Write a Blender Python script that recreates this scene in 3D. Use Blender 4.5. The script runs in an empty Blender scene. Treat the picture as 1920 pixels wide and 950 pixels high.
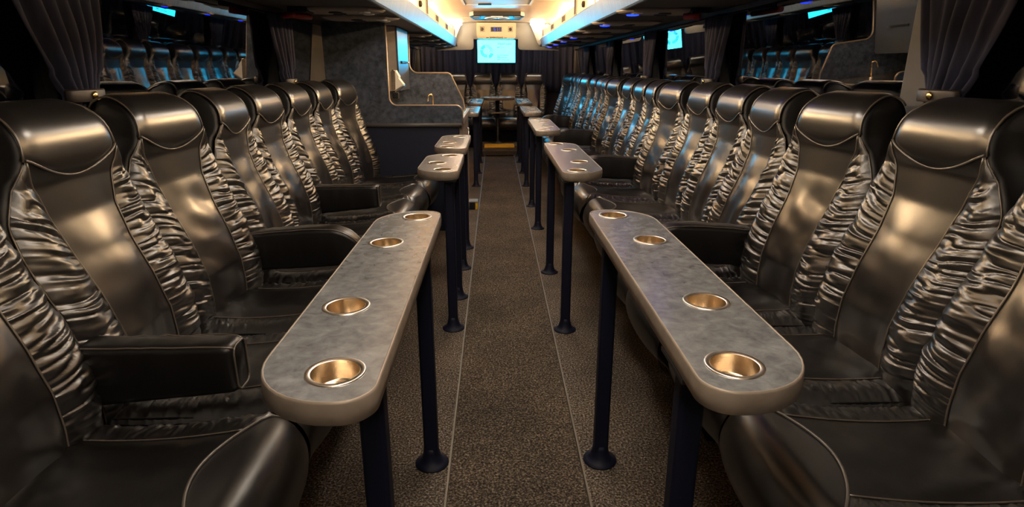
import bpy, bmesh, math, random
import numpy as np
from mathutils import Vector, Matrix

# ------------------------------------------------------------------ camera, world, light, exposure
scene = bpy.context.scene
COL = scene.collection
F_PX, HORIZON, VPX = 1110.0, 128.0, 928.0
CAM_Z = 1.17
cam_d = bpy.data.cameras.new('camera')
cam = bpy.data.objects.new('camera', cam_d)
COL.objects.link(cam)
cam_d.sensor_width = 36.0
cam_d.lens = F_PX / 1920.0 * 36.0
cam_d.clip_start = 0.02
pitch = math.atan((475.0 - HORIZON) / F_PX)
yaw = math.atan((VPX - 960.0) / F_PX * math.cos(pitch))
cam.location = (0, 0, CAM_Z)
cam.rotation_euler = (math.pi / 2 - pitch, 0, yaw)
scene.camera = cam

world = bpy.data.worlds.new('night')
scene.world = world
world.use_nodes = True
world.node_tree.nodes['Background'].inputs[0].default_value = (0.02, 0.025, 0.04, 1)
world.node_tree.nodes['Background'].inputs[1].default_value = 0.02

vs = scene.view_settings
vs.view_transform = 'Standard'
vs.look = 'None'
vs.exposure = 0.10
vs.gamma = 1.0
vs.use_curve_mapping = False

COVE_POWER = 42.0        # emission of the warm cove tubes above the racks
ASSUMED_LAMP_POWER = 17.0         # emission of the assumed neutral ceiling lamps over the aisle, towards the front
TV_POWER = 1.0
LED_POWER = 8.0

CX = 0.055               # centre line of the aisle
WL, WR = -1.19, 1.26     # inner faces of the side walls
Y0, Y1 = -1.6, 10.0      # front and rear of the cabin
ORD = ['zeroth', 'first', 'second', 'third', 'fourth', 'fifth', 'sixth', 'seventh', 'eighth', 'ninth', 'tenth', 'eleventh', 'twelfth', 'thirteenth',
       'fourteenth', 'fifteenth', 'sixteenth', 'seventeenth', 'eighteenth', 'nineteenth', 'twentieth']


# ------------------------------------------------------------------ helpers
class MB:
    def __init__(self):
        self.v, self.f = [], []

    def add(self, v, f):
        o = len(self.v)
        self.v += [tuple(p) for p in v]
        self.f += [tuple(i + o for i in q) for q in f]
        return self

    def box(self, a, b):
        (x0, y0, z0), (x1, y1, z1) = a, b
        return self.add([(x0, y0, z0), (x1, y0, z0), (x1, y1, z0), (x0, y1, z0), (x0, y0, z1), (x1, y0, z1), (x1, y1, z1), (x0, y1, z1)],
                        [(0, 3, 2, 1), (4, 5, 6, 7), (0, 1, 5, 4), (1, 2, 6, 5), (2, 3, 7, 6), (3, 0, 4, 7)])

    def grid(self, P, flip=False, closed_u=False):
        nv, nu = len(P), len(P[0])
        v = [p for row in P for p in row]
        f = []
        for j in range(nv - 1):
            for i in range(nu if closed_u else nu - 1):
                k = (i + 1) % nu
                q = (j * nu + i, j * nu + k, (j + 1) * nu + k, (j + 1) * nu + i)
                f.append(q[::-1] if flip else q)
        return self.add(v, f)

    def lathe(self, prof, c=(0, 0, 0), n=20, cap0=True, cap1=True):
        P = [[(c[0] + r * math.cos(2 * math.pi * i / n), c[1] + r * math.sin(2 * math.pi * i / n), c[2] + z) for i in range(n)] for r, z in prof]
        o = len(self.v)
        self.grid(P, closed_u=True)
        if cap0: self.f.append(tuple(o + i for i in range(n))[::-1])
        if cap1: self.f.append(tuple(o + (len(prof) - 1) * n + i for i in range(n)))
        return self

    def tube(self, pts, r, n=8, closed=False):
        pts = [Vector(p) for p in pts]
        m = len(pts)
        P = []
        prev = None
        for i, p in enumerate(pts):
            a = pts[(i - 1) % m] if (closed or i > 0) else p
            b = pts[(i + 1) % m] if (closed or i < m - 1) else p
            t = (b - a).normalized()
            if prev is None:
                up = Vector((0, 0, 1)) if abs(t.z) < 0.9 else Vector((1, 0, 0))
                u = (up - t * up.dot(t)).normalized()
            else:
                u = (prev - t * prev.dot(t)).normalized()
            prev = u
            w = t.cross(u)
            P.append([tuple(p + r * (math.cos(2 * math.pi * k / n) * u + math.sin(2 * math.pi * k / n) * w)) for k in range(n)])
        o = len(self.v)
        if closed: P.append(P[0])
        self.grid(P, closed_u=True)
        if not closed:
            self.f.append(tuple(o + k for k in range(n))[::-1])
            self.f.append(tuple(o + (m - 1) * n + k for k in range(n)))
        return self

    def prism(self, poly, axis, a, b):
        """poly: 2-D outline, extruded from a to b along axis ('x','y','z')"""
        def at(p, t):
            if axis == 'x': return (t, p[0], p[1])
            if axis == 'y': return (p[0], t, p[1])
            return (p[0], p[1], t)
        n = len(poly)
        v = [at(p, a) for p in poly] + [at(p, b) for p in poly]
        f = [(i, (i + 1) % n, n + (i + 1) % n, n + i) for i in range(n)]
        f += [tuple(range(n))[::-1], tuple(range(n, 2 * n))]
        return self.add(v, f)

    def mesh(self, name, mat=None, smooth=False, fix=True):
        me = bpy.data.meshes.new(name)
        me.from_pydata(self.v, [], self.f)
        if fix:
            bm = bmesh.new(); bm.from_mesh(me)
            bmesh.ops.recalc_face_normals(bm, faces=bm.faces)
            bm.to_mesh(me); bm.free()
        if smooth: me.polygons.foreach_set('use_smooth', [True] * len(me.polygons))
        if mat: me.materials.append(mat)
        me.update()
        return me

    def obj(self, name, mat=None, parent=None, smooth=False, bevel=0.0, seg=2, fix=True):
        return link(name, self.mesh(name, mat, smooth or bevel > 0, fix), parent, bevel, seg, smooth)


def link(name, me, parent=None, bevel=0.0, seg=2, smooth=False):
    o = bpy.data.objects.new(name, me)
    COL.objects.link(o)
    o.parent = parent
    if bevel > 0:
        m = o.modifiers.new('bevel', 'BEVEL')
        m.width, m.segments, m.limit_method, m.angle_limit = bevel, seg, 'ANGLE', math.radians(40)
        m.harden_normals = True
    return o


def tag(o, label, cat, group=None):
    o['label'], o['category'] = label, cat
    if group: o['group'] = group
    return o


def thing(name, label, cat, loc=(0, 0, 0), rz=0.0, group=None):
    o = bpy.data.objects.new(name, None)
    o.empty_display_size = 0.1
    COL.objects.link(o)
    o.location, o.rotation_euler = loc, (0, 0, rz)
    return tag(o, label, cat, group)


def struct(o):
    o['kind'] = 'structure'
    return o


def children(o, table={}):
    return [c for c in o.children]


def interp(x, xs, ys):
    return float(np.interp(x, xs, ys))


class Noise:
    """smooth 2-D value noise"""
    def __init__(self, seed):
        self.t = np.random.RandomState(seed).rand(256, 256) * 2 - 1

    def __call__(self, x, y):
        x = np.asarray(x, float); y = np.asarray(y, float)
        xi, yi = np.floor(x).astype(int), np.floor(y).astype(int)
        fx, fy = x - xi, y - yi
        fx, fy = fx * fx * (3 - 2 * fx), fy * fy * (3 - 2 * fy)
        t = self.t
        a, b = t[yi % 256, xi % 256], t[yi % 256, (xi + 1) % 256]
        c, d = t[(yi + 1) % 256, xi % 256], t[(yi + 1) % 256, (xi + 1) % 256]
        return (a * (1 - fx) + b * fx) * (1 - fy) + (c * (1 - fx) + d * fx) * fy


class Waves:
    """smooth drape: a few random plane waves"""
    def __init__(self, seed, n, f0, f1, aniso=1.0):
        r = random.Random(seed)
        self.w = []
        for _ in range(n):
            a, f = r.uniform(0, math.pi), r.uniform(f0, f1)
            self.w.append((f * math.cos(a) * aniso, f * math.sin(a), r.uniform(0, 6.283), r.uniform(0.5, 1.0) * f0 / f))

    def __call__(self, x, z):
        return sum(k * math.cos(a * x + b * z + p) for a, b, p, k in self.w)


# ------------------------------------------------------------------ materials
def new_mat(name):
    m = bpy.data.materials.new(name)
    m.use_nodes = True
    nt = m.node_tree
    return m, nt, nt.nodes['Principled BSDF']


def node(nt, t, **kw):
    n = nt.nodes.new(t)
    for k, v in kw.items():
        if k.startswith('_'): setattr(n, k[1:], v)
        else: n.inputs[k.replace('__', ' ')].default_value = v
    return n


def ramp(nt, src, stops):
    r = nt.nodes.new('ShaderNodeValToRGB')
    while len(r.color_ramp.elements) < len(stops): r.color_ramp.elements.new(0.5)
    for e, (p, c) in zip(r.color_ramp.elements, stops):
        e.position = p
        e.color = (*c, 1) if len(c) == 3 else c
    nt.links.new(src, r.inputs[0])
    return r


def plain(name, col, rough=0.5, metal=0.0, spec=0.5, noise=None, bump=0.0, bscale=200.0, emit=None, power=0.0):
    m, nt, b = new_mat(name)
    b.inputs['Base Color'].default_value = (*col, 1)
    b.inputs['Roughness'].default_value = rough
    b.inputs['Metallic'].default_value = metal
    b.inputs['Specular IOR Level'].default_value = spec
    tc = nt.nodes.new('ShaderNodeTexCoord')
    if noise:
        sc, lo, hi = noise
        n = node(nt, 'ShaderNodeTexNoise', Scale=sc, Detail=5.0)
        nt.links.new(tc.outputs['Object'], n.inputs['Vector'])
        r = ramp(nt, n.outputs[0], [(0.3, tuple(c * lo for c in col)), (0.7, tuple(min(1, c * hi) for c in col))])
        nt.links.new(r.outputs[0], b.inputs['Base Color'])
    if bump:
        n2 = node(nt, 'ShaderNodeTexNoise', Scale=bscale, Detail=3.0)
        nt.links.new(tc.outputs['Object'], n2.inputs['Vector'])
        bp = node(nt, 'ShaderNodeBump', Strength=bump, Distance=0.002)
        nt.links.new(n2.outputs[0], bp.inputs['Height'])
        nt.links.new(bp.outputs[0], b.inputs['Normal'])
    if emit:
        b.inputs['Emission Color'].default_value = (*emit, 1)
        b.inputs['Emission Strength'].default_value = power
    return m


def leather(name, col, rough, grain=0.22, crease=0.0, spec=0.6):
    m, nt, b = new_mat(name)
    tc = nt.nodes.new('ShaderNodeTexCoord')
    b.inputs['Base Color'].default_value = (*col, 1)
    b.inputs['Roughness'].default_value = rough
    b.inputs['Specular IOR Level'].default_value = spec
    b.inputs['IOR'].default_value = 1.62
    v = node(nt, 'ShaderNodeTexNoise', Scale=70.0, Detail=2.0)
    nt.links.new(tc.outputs['Object'], v.inputs['Vector'])
    bp = node(nt, 'ShaderNodeBump', Strength=grain * 0.5, Distance=0.0012)
    nt.links.new(v.outputs[0], bp.inputs['Height'])
    last = bp
    if crease:
        v2 = node(nt, 'ShaderNodeTexNoise', Scale=24.0, Detail=5.0, Distortion=1.2)
        nt.links.new(tc.outputs['Object'], v2.inputs['Vector'])
        bp2 = node(nt, 'ShaderNodeBump', Strength=crease, Distance=0.004)
        nt.links.new(v2.outputs[0], bp2.inputs['Height'])
        nt.links.new(bp.outputs[0], bp2.inputs['Normal'])
        last = bp2
    nt.links.new(last.outputs[0], b.inputs['Normal'])
    return m


def slate(name, dark, light, rough=0.35, scale=9.0, spec=0.5, coat=0.0):
    m, nt, b = new_mat(name)
    tc = nt.nodes.new('ShaderNodeTexCoord')
    a = node(nt, 'ShaderNodeTexNoise', Scale=scale, Detail=7.0, Roughness=0.6, Distortion=0.45)
    c = node(nt, 'ShaderNodeTexNoise', Scale=scale * 0.3, Detail=4.0, Distortion=0.6)
    nt.links.new(tc.outputs['Object'], a.inputs['Vector'])
    nt.links.new(tc.outputs['Object'], c.inputs['Vector'])
    mx = node(nt, 'ShaderNodeMix', _data_type='FLOAT')
    mx.inputs[0].default_value = 0.35
    nt.links.new(a.outputs[0], mx.inputs[2]); nt.links.new(c.outputs[0], mx.inputs[3])
    mid = tuple((x + y) * 0.45 for x, y in zip(dark, light))
    r = ramp(nt, mx.outputs[0], [(0.36, dark), (0.49, mid), (0.58, tuple(x * 0.8 for x in light)), (0.68, light)])
    b.inputs['Coat Weight'].default_value = coat
    b.inputs['Coat Roughness'].default_value = 0.26
    b.inputs['Coat IOR'].default_value = 1.7
    nt.links.new(r.outputs[0], b.inputs['Base Color'])
    b.inputs['Roughness'].default_value = rough
    b.inputs['Specular IOR Level'].default_value = spec
    bp = node(nt, 'ShaderNodeBump', Strength=0.08, Distance=0.002)
    nt.links.new(a.outputs[0], bp.inputs['Height'])
    nt.links.new(bp.outputs[0], b.inputs['Normal'])
    return m


def carpet(name, cols):
    m, nt, b = new_mat(name)
    tc = nt.nodes.new('ShaderNodeTexCoord')
    a = node(nt, 'ShaderNodeTexNoise', Scale=150.0, Detail=3.0, Roughness=0.75)
    c = node(nt, 'ShaderNodeTexNoise', Scale=3.0, Detail=3.0)
    nt.links.new(tc.outputs['Object'], a.inputs['Vector'])
    nt.links.new(tc.outputs['Object'], c.inputs['Vector'])
    r = ramp(nt, a.outputs[0], [(0.36, cols[0]), (0.5, cols[1]), (0.62, cols[2]), (0.72, cols[3])])
    r2 = ramp(nt, c.outputs[0], [(0.3, (0.7, 0.7, 0.7)), (0.7, (1.15, 1.12, 1.08))])
    mx = node(nt, 'ShaderNodeMix', _data_type='RGBA', _blend_type='MULTIPLY')
    mx.inputs[0].default_value = 1.0
    nt.links.new(r.outputs[0], mx.inputs[6]); nt.links.new(r2.outputs[0], mx.inputs[7])
    nt.links.new(mx.outputs[2], b.inputs['Base Color'])
    b.inputs['Roughness'].default_value = 0.95
    b.inputs['Specular IOR Level'].default_value = 0.1
    bp = node(nt, 'ShaderNodeBump', Strength=0.9, Distance=0.006)
    nt.links.new(a.outputs[0], bp.inputs['Height'])
    nt.links.new(bp.outputs[0], b.inputs['Normal'])
    return m


def fibre(name, col, rough=0.5, spec=0.4):
    """fabric or brushed fascia with fine streaks down it"""
    m, nt, b = new_mat(name)
    tc = nt.nodes.new('ShaderNodeTexCoord')
    mp = node(nt, 'ShaderNodeMapping')
    mp.inputs['Scale'].default_value = (40, 40, 1.2)
    nt.links.new(tc.outputs['Object'], mp.inputs['Vector'])
    n = node(nt, 'ShaderNodeTexNoise', Scale=1.0, Detail=4.0)
    nt.links.new(mp.outputs[0], n.inputs['Vector'])
    r = ramp(nt, n.outputs[0], [(0.3, tuple(c * 0.7 for c in col)), (0.7, tuple(c * 1.35 for c in col))])
    nt.links.new(r.outputs[0], b.inputs['Base Color'])
    b.inputs['Roughness'].default_value = rough
    b.inputs['Specular IOR Level'].default_value = spec
    bp = node(nt, 'ShaderNodeBump', Strength=0.3, Distance=0.002)
    nt.links.new(n.outputs[0], bp.inputs['Height'])
    nt.links.new(bp.outputs[0], b.inputs['Normal'])
    return m


def brushed(name, col, rough=0.25):
    m, nt, b = new_mat(name)
    tc = nt.nodes.new('ShaderNodeTexCoord')
    mp = node(nt, 'ShaderNodeMapping')
    mp.inputs['Scale'].default_value = (6, 6, 900)
    nt.links.new(tc.outputs['Object'], mp.inputs['Vector'])
    n = node(nt, 'ShaderNodeTexNoise', Scale=1.0, Detail=2.0)
    nt.links.new(mp.outputs[0], n.inputs['Vector'])
    b.inputs['Base Color'].default_value = (*col, 1)
    b.inputs['Metallic'].default_value = 1.0
    b.inputs['Roughness'].default_value = rough
    b.inputs['Anisotropic'].default_value = 0.5
    bp = node(nt, 'ShaderNodeBump', Strength=0.08, Distance=0.001)
    nt.links.new(n.outputs[0], bp.inputs['Height'])
    nt.links.new(bp.outputs[0], b.inputs['Normal'])
    return m


def glass(name):
    m, nt, b = new_mat(name)
    b.inputs['Base Color'].default_value = (0.35, 0.38, 0.42, 1)
    b.inputs['Roughness'].default_value = 0.0
    b.inputs['IOR'].default_value = 1.75
    b.inputs['Transmission Weight'].default_value = 1.0
    b.inputs['Coat Weight'].default_value = 1.0
    b.inputs['Coat Roughness'].default_value = 0.0
    b.inputs['Coat IOR'].default_value = 1.9
    return m


M = {}
M['leather'] = leather('black_leather', (0.0075, 0.0065, 0.006), 0.34, grain=0.12, crease=0.08, spec=1.0)
M['leather_smooth'] = leather('black_leather_smooth', (0.0075, 0.0065, 0.006), 0.30, grain=0.14, crease=0.0, spec=1.0)
M['leather_cushion'] = leather('black_leather_cushion', (0.0050, 0.0044, 0.0042), 0.36, grain=0.25, crease=0.14, spec=0.42)
M['leather_side'] = leather('black_leather_side', (0.005, 0.0045, 0.0045), 0.45, grain=0.3, spec=0.35)
M['leather_bolster'] = leather('black_leather_bolster', (0.0075, 0.0065, 0.006), 0.36, grain=0.15, crease=0.10, spec=1.0)
M['piping'] = leather('piping_leather', (0.085, 0.07, 0.056), 0.33, grain=0.0, spec=0.8)
M['plinth'] = plain('seat_plinth', (0.010, 0.010, 0.013), 0.6, bump=0.2)
M['table'] = slate('slate_laminate', (0.110, 0.119, 0.127), (0.275, 0.29, 0.30), 0.24, 40.0, 0.8, 0.6)
M['bar'] = slate('blue_slate_laminate', (0.012, 0.016, 0.026), (0.080, 0.098, 0.135), 0.40, 30.0)
M['edge'] = plain('bronze_edge', (0.30, 0.25, 0.20), 0.42, 0.25, noise=(30, 0.85, 1.15))
M['bullnose'] = plain('grey_bullnose', (0.075, 0.072, 0.07), 0.45)
M['bronze_trim'] = plain('bronze_trim', (0.42, 0.31, 0.20), 0.35, 0.6)
M['steel'] = brushed('brushed_steel', (0.80, 0.68, 0.52), 0.22)
M['rim'] = brushed('rim_steel', (0.80, 0.75, 0.68), 0.28)
M['chrome'] = plain('chrome', (0.8, 0.76, 0.7), 0.12, 1.0)
M['navy'] = plain('navy_paint', (0.003, 0.0045, 0.017), 0.6, spec=0.3, bump=0.05, bscale=90)
M['navy_panel'] = plain('navy_panel', (0.006, 0.010, 0.027), 0.6, noise=(4, 0.8, 1.2))
M['carpet'] = carpet('carpet', [(0.016, 0.013, 0.011), (0.09, 0.074, 0.060), (0.30, 0.255, 0.21), (0.62, 0.54, 0.45)])
M['carpet_aisle'] = carpet('carpet_aisle', [(0.014, 0.011, 0.009), (0.072, 0.058, 0.045), (0.22, 0.18, 0.14), (0.46, 0.38, 0.30)])
M['ceiling'] = plain('ceiling_cream', (0.56, 0.39, 0.235), 0.34, spec=0.5, noise=(2.0, 0.93, 1.06))
M['cream'] = plain('cream_plastic', (0.62, 0.50, 0.32), 0.45, noise=(6, 0.95, 1.05))
M['console'] = plain('console_cream', (0.52, 0.45, 0.34), 0.4, noise=(8, 0.95, 1.05))
M['grey_plastic'] = plain('grey_plastic', (0.25, 0.255, 0.25), 0.5, noise=(5, 0.95, 1.05))
M['unit'] = plain('taupe_plastic', (0.30, 0.26, 0.225), 0.5, noise=(15, 0.9, 1.1))
M['fascia'] = fibre('rack_fascia', (0.085, 0.105, 0.135), 0.34, 0.8)
M['rack'] = plain('rack_underside', (0.045, 0.040, 0.040), 0.75, noise=(30, 0.85, 1.2), bump=0.2)
M['wall'] = plain('wall_trim', (0.035, 0.03, 0.035), 0.75, noise=(20, 0.85, 1.15), bump=0.2)
M['pillar'] = plain('pillar_grey', (0.045, 0.046, 0.052), 0.6, noise=(10, 0.9, 1.1))
M['curtain'] = fibre('curtain_cloth', (0.020, 0.022, 0.042), 0.8, 0.2)
M['strap'] = leather('strap_leather', (0.018, 0.012, 0.009), 0.5)
M['brass'] = plain('brass', (0.8, 0.55, 0.25), 0.25, 1.0)
M['black'] = plain('black_plastic', (0.008, 0.008, 0.009), 0.4)
M['dark_hole'] = plain('dark_vent', (0.05, 0.03, 0.015), 0.8)
M['yellow'] = plain('yellow_nosing', (0.90, 0.50, 0.008), 0.5, noise=(60, 0.85, 1.1))
M['alu'] = plain('aluminium', (0.16, 0.14, 0.11), 0.5, 0.5)
M['red'] = plain('red_plastic', (0.35, 0.03, 0.02), 0.4)
M['white_paper'] = plain('paper_towel', (0.75, 0.70, 0.6), 0.8)
M['glass'] = glass('window_glass')
M['vent_blue'] = plain('vent_grey_blue', (0.30, 0.33, 0.36), 0.4)
M['pale'] = plain('pale_plastic', (0.6, 0.62, 0.64), 0.4)
M['cove'] = plain('cove_tube', (0.9, 0.8, 0.6), 0.5, emit=(1.0, 0.70, 0.38), power=COVE_POWER)
M['cove_rear'] = plain('cove_tube_rear', (0.9, 0.8, 0.6), 0.5, emit=(1.0, 0.70, 0.38), power=COVE_POWER * 7.0)
M['lamp'] = plain('assumed_lamp_diffuser', (0.9, 0.9, 0.85), 0.5, emit=(1.0, 0.85, 0.69), power=ASSUMED_LAMP_POWER)  # glow of the assumed ceiling lamps, added out of view above the aisle
M['lens'] = plain('rear_lamp_lens', (0.8, 0.8, 0.8), 0.4, emit=(1.0, 0.85, 0.65), power=24.0)
M['bench_fill'] = plain('bench_fill', (0.8, 0.8, 0.8), 0.4, emit=(1.0, 0.84, 0.66), power=22.0)  # glow of the added fill lights hidden behind the valance
M['led'] = plain('blue_led', (0.02, 0.03, 0.3), 0.4, emit=(0.004, 0.018, 1.0), power=LED_POWER)
M['screen'] = plain('screen_cyan', (0.02, 0.02, 0.02), 0.3, emit=(0.36, 10.5, 19.0), power=TV_POWER)


def glow(name, col):
    return plain(name, (0.02, 0.02, 0.02), 0.3, emit=col, power=1.0)


M['scr_teal'] = glow('screen_teal', (0.06, 0.50, 0.58))
M['scr_pale'] = glow('screen_pale_blue', (0.22, 0.66, 0.82))
M['scr_navy'] = glow('screen_navy', (0.02, 0.12, 0.25))
M['scr_cyan'] = glow('screen_bright_cyan', (0.0, 0.58, 0.72))
M['scr_text'] = glow('screen_text', (0.05, 0.32, 0.36))
M['digit'] = glow('clock_digit', (0.03, 0.10, 1.0))
M['print'] = plain('brown_print', (0.07, 0.03, 0.015), 0.6)

# ------------------------------------------------------------------ floor, walls, ceiling
AH = 0.205                                 # half width of the aisle runner
STEP_Y = 8.40
floor = MB()
floor.prism([(WL, -0.06), (CX - AH, -0.06), (CX - AH, 0.0), (WL, 0.0)], 'y', Y0, Y1)
floor.prism([(CX + AH, -0.06), (WR, -0.06), (WR, 0.0), (CX + AH, 0.0)], 'y', Y0, Y1)
struct(floor.obj('floor', M['carpet']))
fl_o = bpy.data.objects['floor']
MB().box((CX - AH, Y0, -0.06), (CX + AH, STEP_Y, -0.012)).obj('aisle_carpet', M['carpet_aisle'], fl_o)
for s in (-1, 1):
    MB().box((CX + s * AH - 0.003, Y0, -0.012), (CX + s * AH + 0.003, STEP_Y, 0.003)).obj('trim_strip', M['alu'], fl_o)

# rear platform with a yellow nosing
plat = thing('rear_step', 'low carpeted step with a bright yellow nosing at the aisle end', 'step', (CX, STEP_Y, 0))
MB().box((-0.275, 0.0, 0.0), (0.275, 0.22, 0.055)).obj('lower_tread', M['carpet'], plat)
MB().box((-0.275, 0.22, 0.0), (0.275, 0.755, 0.10)).obj('platform', M['carpet'], plat)
MB().box((-0.235, 0.195, 0.058), (0.235, 0.22, 0.078)).obj('metal_edge', M['alu'], plat)
nos = MB().prism([(0.19, 0.082), (0.215, 0.112), (0.40, 0.112), (0.40, 0.10), (0.22, 0.10), (0.22, 0.078)], 'x', -0.215, 0.215)
nos.obj('yellow_nosing', M['yellow'], plat, bevel=0.003)

PILLARS = [-0.05, 1.80, 3.55, 5.05, 6.75, 8.45, 9.85]
Z_SILL, Z_HEAD = 0.98, 1.475
for side, X, out in (('left', WL, -1), ('right', WR, 1)):
    m = MB()
    m.box((min(X, X + out * 0.06), Y0, 0), (max(X, X + out * 0.06), Y1, Z_SILL))
    m.box((min(X, X + out * 0.06), Y0, Z_HEAD), (max(X, X + out * 0.06), Y1, 1.80))
    w = struct(m.obj('wall_' + side, M['wall']))
    for p in PILLARS:
        MB().box((min(X - out * 0.004, X + out * 0.06), p - 0.07, Z_SILL), (max(X - out * 0.004, X + out * 0.06), p + 0.07, Z_HEAD)).obj('pillar', M['pillar'], w, bevel=0.006)
    MB().box((min(X, X - out * 0.012), Y0, Z_HEAD - 0.022), (max(X, X - out * 0.012), Y1, Z_HEAD)).obj('curtain_rail', M['wall'], w)
nwin = 0
for side, X, out in (('left', WL, -1), ('right', WR, 1)):
    for a, b in zip([Y0 - 0.07] + PILLARS, PILLARS):
        nwin += 1
        a2, b2 = a + 0.07, b - 0.07
        # the side glass leans inwards at the top
        g = struct(MB().prism([(X + out * 0.050, Z_SILL + 0.012), (X + out * 0.056, Z_SILL + 0.012), (X + out * 0.0225, Z_HEAD - 0.012), (X + out * 0.0165, Z_HEAD - 0.012)],
                              'y', a2 + 0.012, b2 - 0.012).obj('window_%d' % nwin, M['glass']))
        fr = MB()
        xa, xb = sorted((X + out * 0.012, X + out * 0.06))
        fr.box((xa, a2, Z_SILL), (xb, b2, Z_SILL + 0.014)); fr.box((xa, a2, Z_HEAD - 0.014), (xb, b2, Z_HEAD))
        fr.box((xa, a2, Z_SILL + 0.014), (xb, a2 + 0.014, Z_HEAD - 0.014)); fr.box((xa, b2 - 0.014, Z_SILL + 0.014), (xb, b2, Z_HEAD - 0.014))
        fr.obj('window_frame', M['black'], g)

struct(MB().box((WL - 0.06, Y1, 0), (WR + 0.06, Y1 + 0.05, 1.95)).obj('wall_rear', M['wall']))
struct(MB().box((WL - 0.06, Y0 - 0.05, 0), (WR + 0.06, Y0, 1.95)).obj('wall_front', M['wall']))

MIDX = (WL + WR) / 2
prof = [(WL, 1.60), (WL + 0.05, 1.68), (WL + 0.18, 1.755), (WL + 0.38, 1.795), (WL + 0.62, 1.812), (MIDX - 0.25, 1.819), (MIDX, 1.821)]
prof += [(2 * MIDX - x, z) for x, z in prof[:-1][::-1]]
outl = [(x, z + 0.04) for x, z in prof[::-1]]
struct(MB().prism(prof + outl, 'y', Y0, Y1).obj('ceiling', M['ceiling'], smooth=False))
for i, yy in enumerate([2.2, 4.6, 6.35, 8.5]):
    pts = [(x, yy, z - 0.001) for x, z in prof]
    MB().tube(pts, 0.003, 5).obj('joint_strip', M['console'], bpy.data.objects['ceiling'])

# ------------------------------------------------------------------ luggage racks, cove lights
RACK_L, RACK_R = CX - 0.605, CX + 0.615
ZR0, ZR1 = 1.474, 1.590
RACK_END = 9.27
for side, XF, XW, out in (('left', RACK_L, WL, -1), ('right', RACK_R, WR, 1)):
    t = thing('luggage_rack', '%s overhead luggage rack with a grey ribbed fascia and cream upper panels' % side, 'luggage rack', (XF, 0, 0), group='overhead racks')
    def P(pts):
        return [(out * x, z) for x, z in pts]
    MB().prism(P([(0.026, ZR0 + 0.008), (0.032, ZR0), (0.045, ZR0), (0.045, ZR1), (0.012, ZR1 + 0.006), (0.0, ZR1 - 0.006)]), 'y', Y0, RACK_END).obj('fascia', M['fascia'], t)
    wdt = abs(XW - XF) - 0.002
    MB().prism(P([(0.03, ZR0 + 0.004), (wdt, ZR0 + 0.004), (wdt, ZR0 + 0.024), (0.03, ZR0 + 0.024)]), 'y', Y0, RACK_END).obj('underside_panel', M['rack'], t)
    MB().prism(P([(0.028, ZR1 + 0.001), (0.05, ZR1 + 0.001), (0.05, ZR1 + 0.010), (0.028, ZR1 + 0.010)]), 'y', Y0, RACK_END).obj('top_lip', M['bronze_trim'], t)
    MB().prism(P([(0.0, ZR0 + 0.004), (wdt, ZR0 + 0.004), (wdt, ZR1 - 0.02), (0.03, ZR1)]), 'y', RACK_END, RACK_END + 0.02).obj('end_cap', M['black'], t)
    # cream upper panels standing on the rack front
    za = ZR1 + 0.010
    def panel(y0, y1, z1, slots):
        p = MB().box((min(out * 0.03, out * 0.075), y0, za), (max(out * 0.03, out * 0.075), y1, z1)).obj('upper_panel', M['cream'], t, bevel=0.006)
        for (a, b, c, d) in slots:
            MB().box((min(out * 0.026, out * 0.034), a, c), (max(out * 0.026, out * 0.034), b, d)).obj('vent_slot', M['dark_hole'], p)
            fr = MB()
            for (aa, bb, cc, dd) in ((a - 0.012, b + 0.012, d, d + 0.006), (a - 0.012, b + 0.012, c - 0.006, c), (a - 0.012, a, c, d), (b, b + 0.012, c, d)):
                fr.box((min(out * 0.024, out * 0.034), aa, cc), (max(out * 0.024, out * 0.034), bb, dd))
            fr.obj('slot_frame', M['cream'], p)
    panel(8.72, 9.20, za + 0.155, [(9.02, 9.18, za + 0.02, za + 0.10)])
    panel(5.62, 8.70, za + 0.095, [(6.25, 6.55, za + 0.02, za + 0.075), (7.45, 7.80, za + 0.02, za + 0.075)])
    panel(5.18, 5.60, 1.785, [(5.42, 5.55, za + 0.015, za + 0.14)])
    panel(4.86, 5.16, 1.785, [])
    MB().lathe([(0.022, 0), (0.024, 0.01), (0.02, 0.02), (0.004, 0.024)], n=14).obj('knob', M['dark_hole'], t)
    kb = [c for c in t.children if c.name.startswith('knob')][0]
    kb.location = (out * 0.03, 4.95, za + 0.045); kb.rotation_euler = (0, -out * math.pi / 2, 0)
    # warm cove tube
    lt = thing('cove_light', 'warm glowing light tube above the %s luggage rack' % side, 'light', (XF + out * 0.26, 0, 1.735), group='cove lights')
    for k in range(6):
        a = -1.3 + k * 1.78
        MB().tube([(0, a, 0), (0, a + 1.66, 0)], 0.014, 8).obj('light_tube', M['cove_rear' if k >= 3 else 'cove'], lt, smooth=True)
        cl = MB(); cl.box((-0.02, a - 0.04, -0.018), (0.02, a, 0.035)); cl.box((-0.02, a + 1.66, -0.018), (0.02, a + 1.70, 0.035))
        cl.obj('tube_clip', M['pale'], lt)

# assumed neutral ceiling lamps, unseen over the front aisle, added to light near seats
for k, yy in enumerate((-0.95, 0.55, 2.05, 3.55, 5.05)):
    lt = thing('assumed_ceiling_lamp', 'assumed oblong frosted lamp on the ceiling over the aisle, %s from the front wall' % ORD[k + 1], 'lamp', (MIDX, yy, 1.818), group='assumed ceiling lamps')
    MB().box((-0.15, -0.42, -0.02), (0.15, 0.42, 0.0)).obj('housing', M['pale'], lt, bevel=0.006)
    MB().box((-0.13, -0.40, -0.028), (0.13, 0.40, -0.019)).obj('diffuser', M['lamp'], lt, bevel=0.004)

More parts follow.
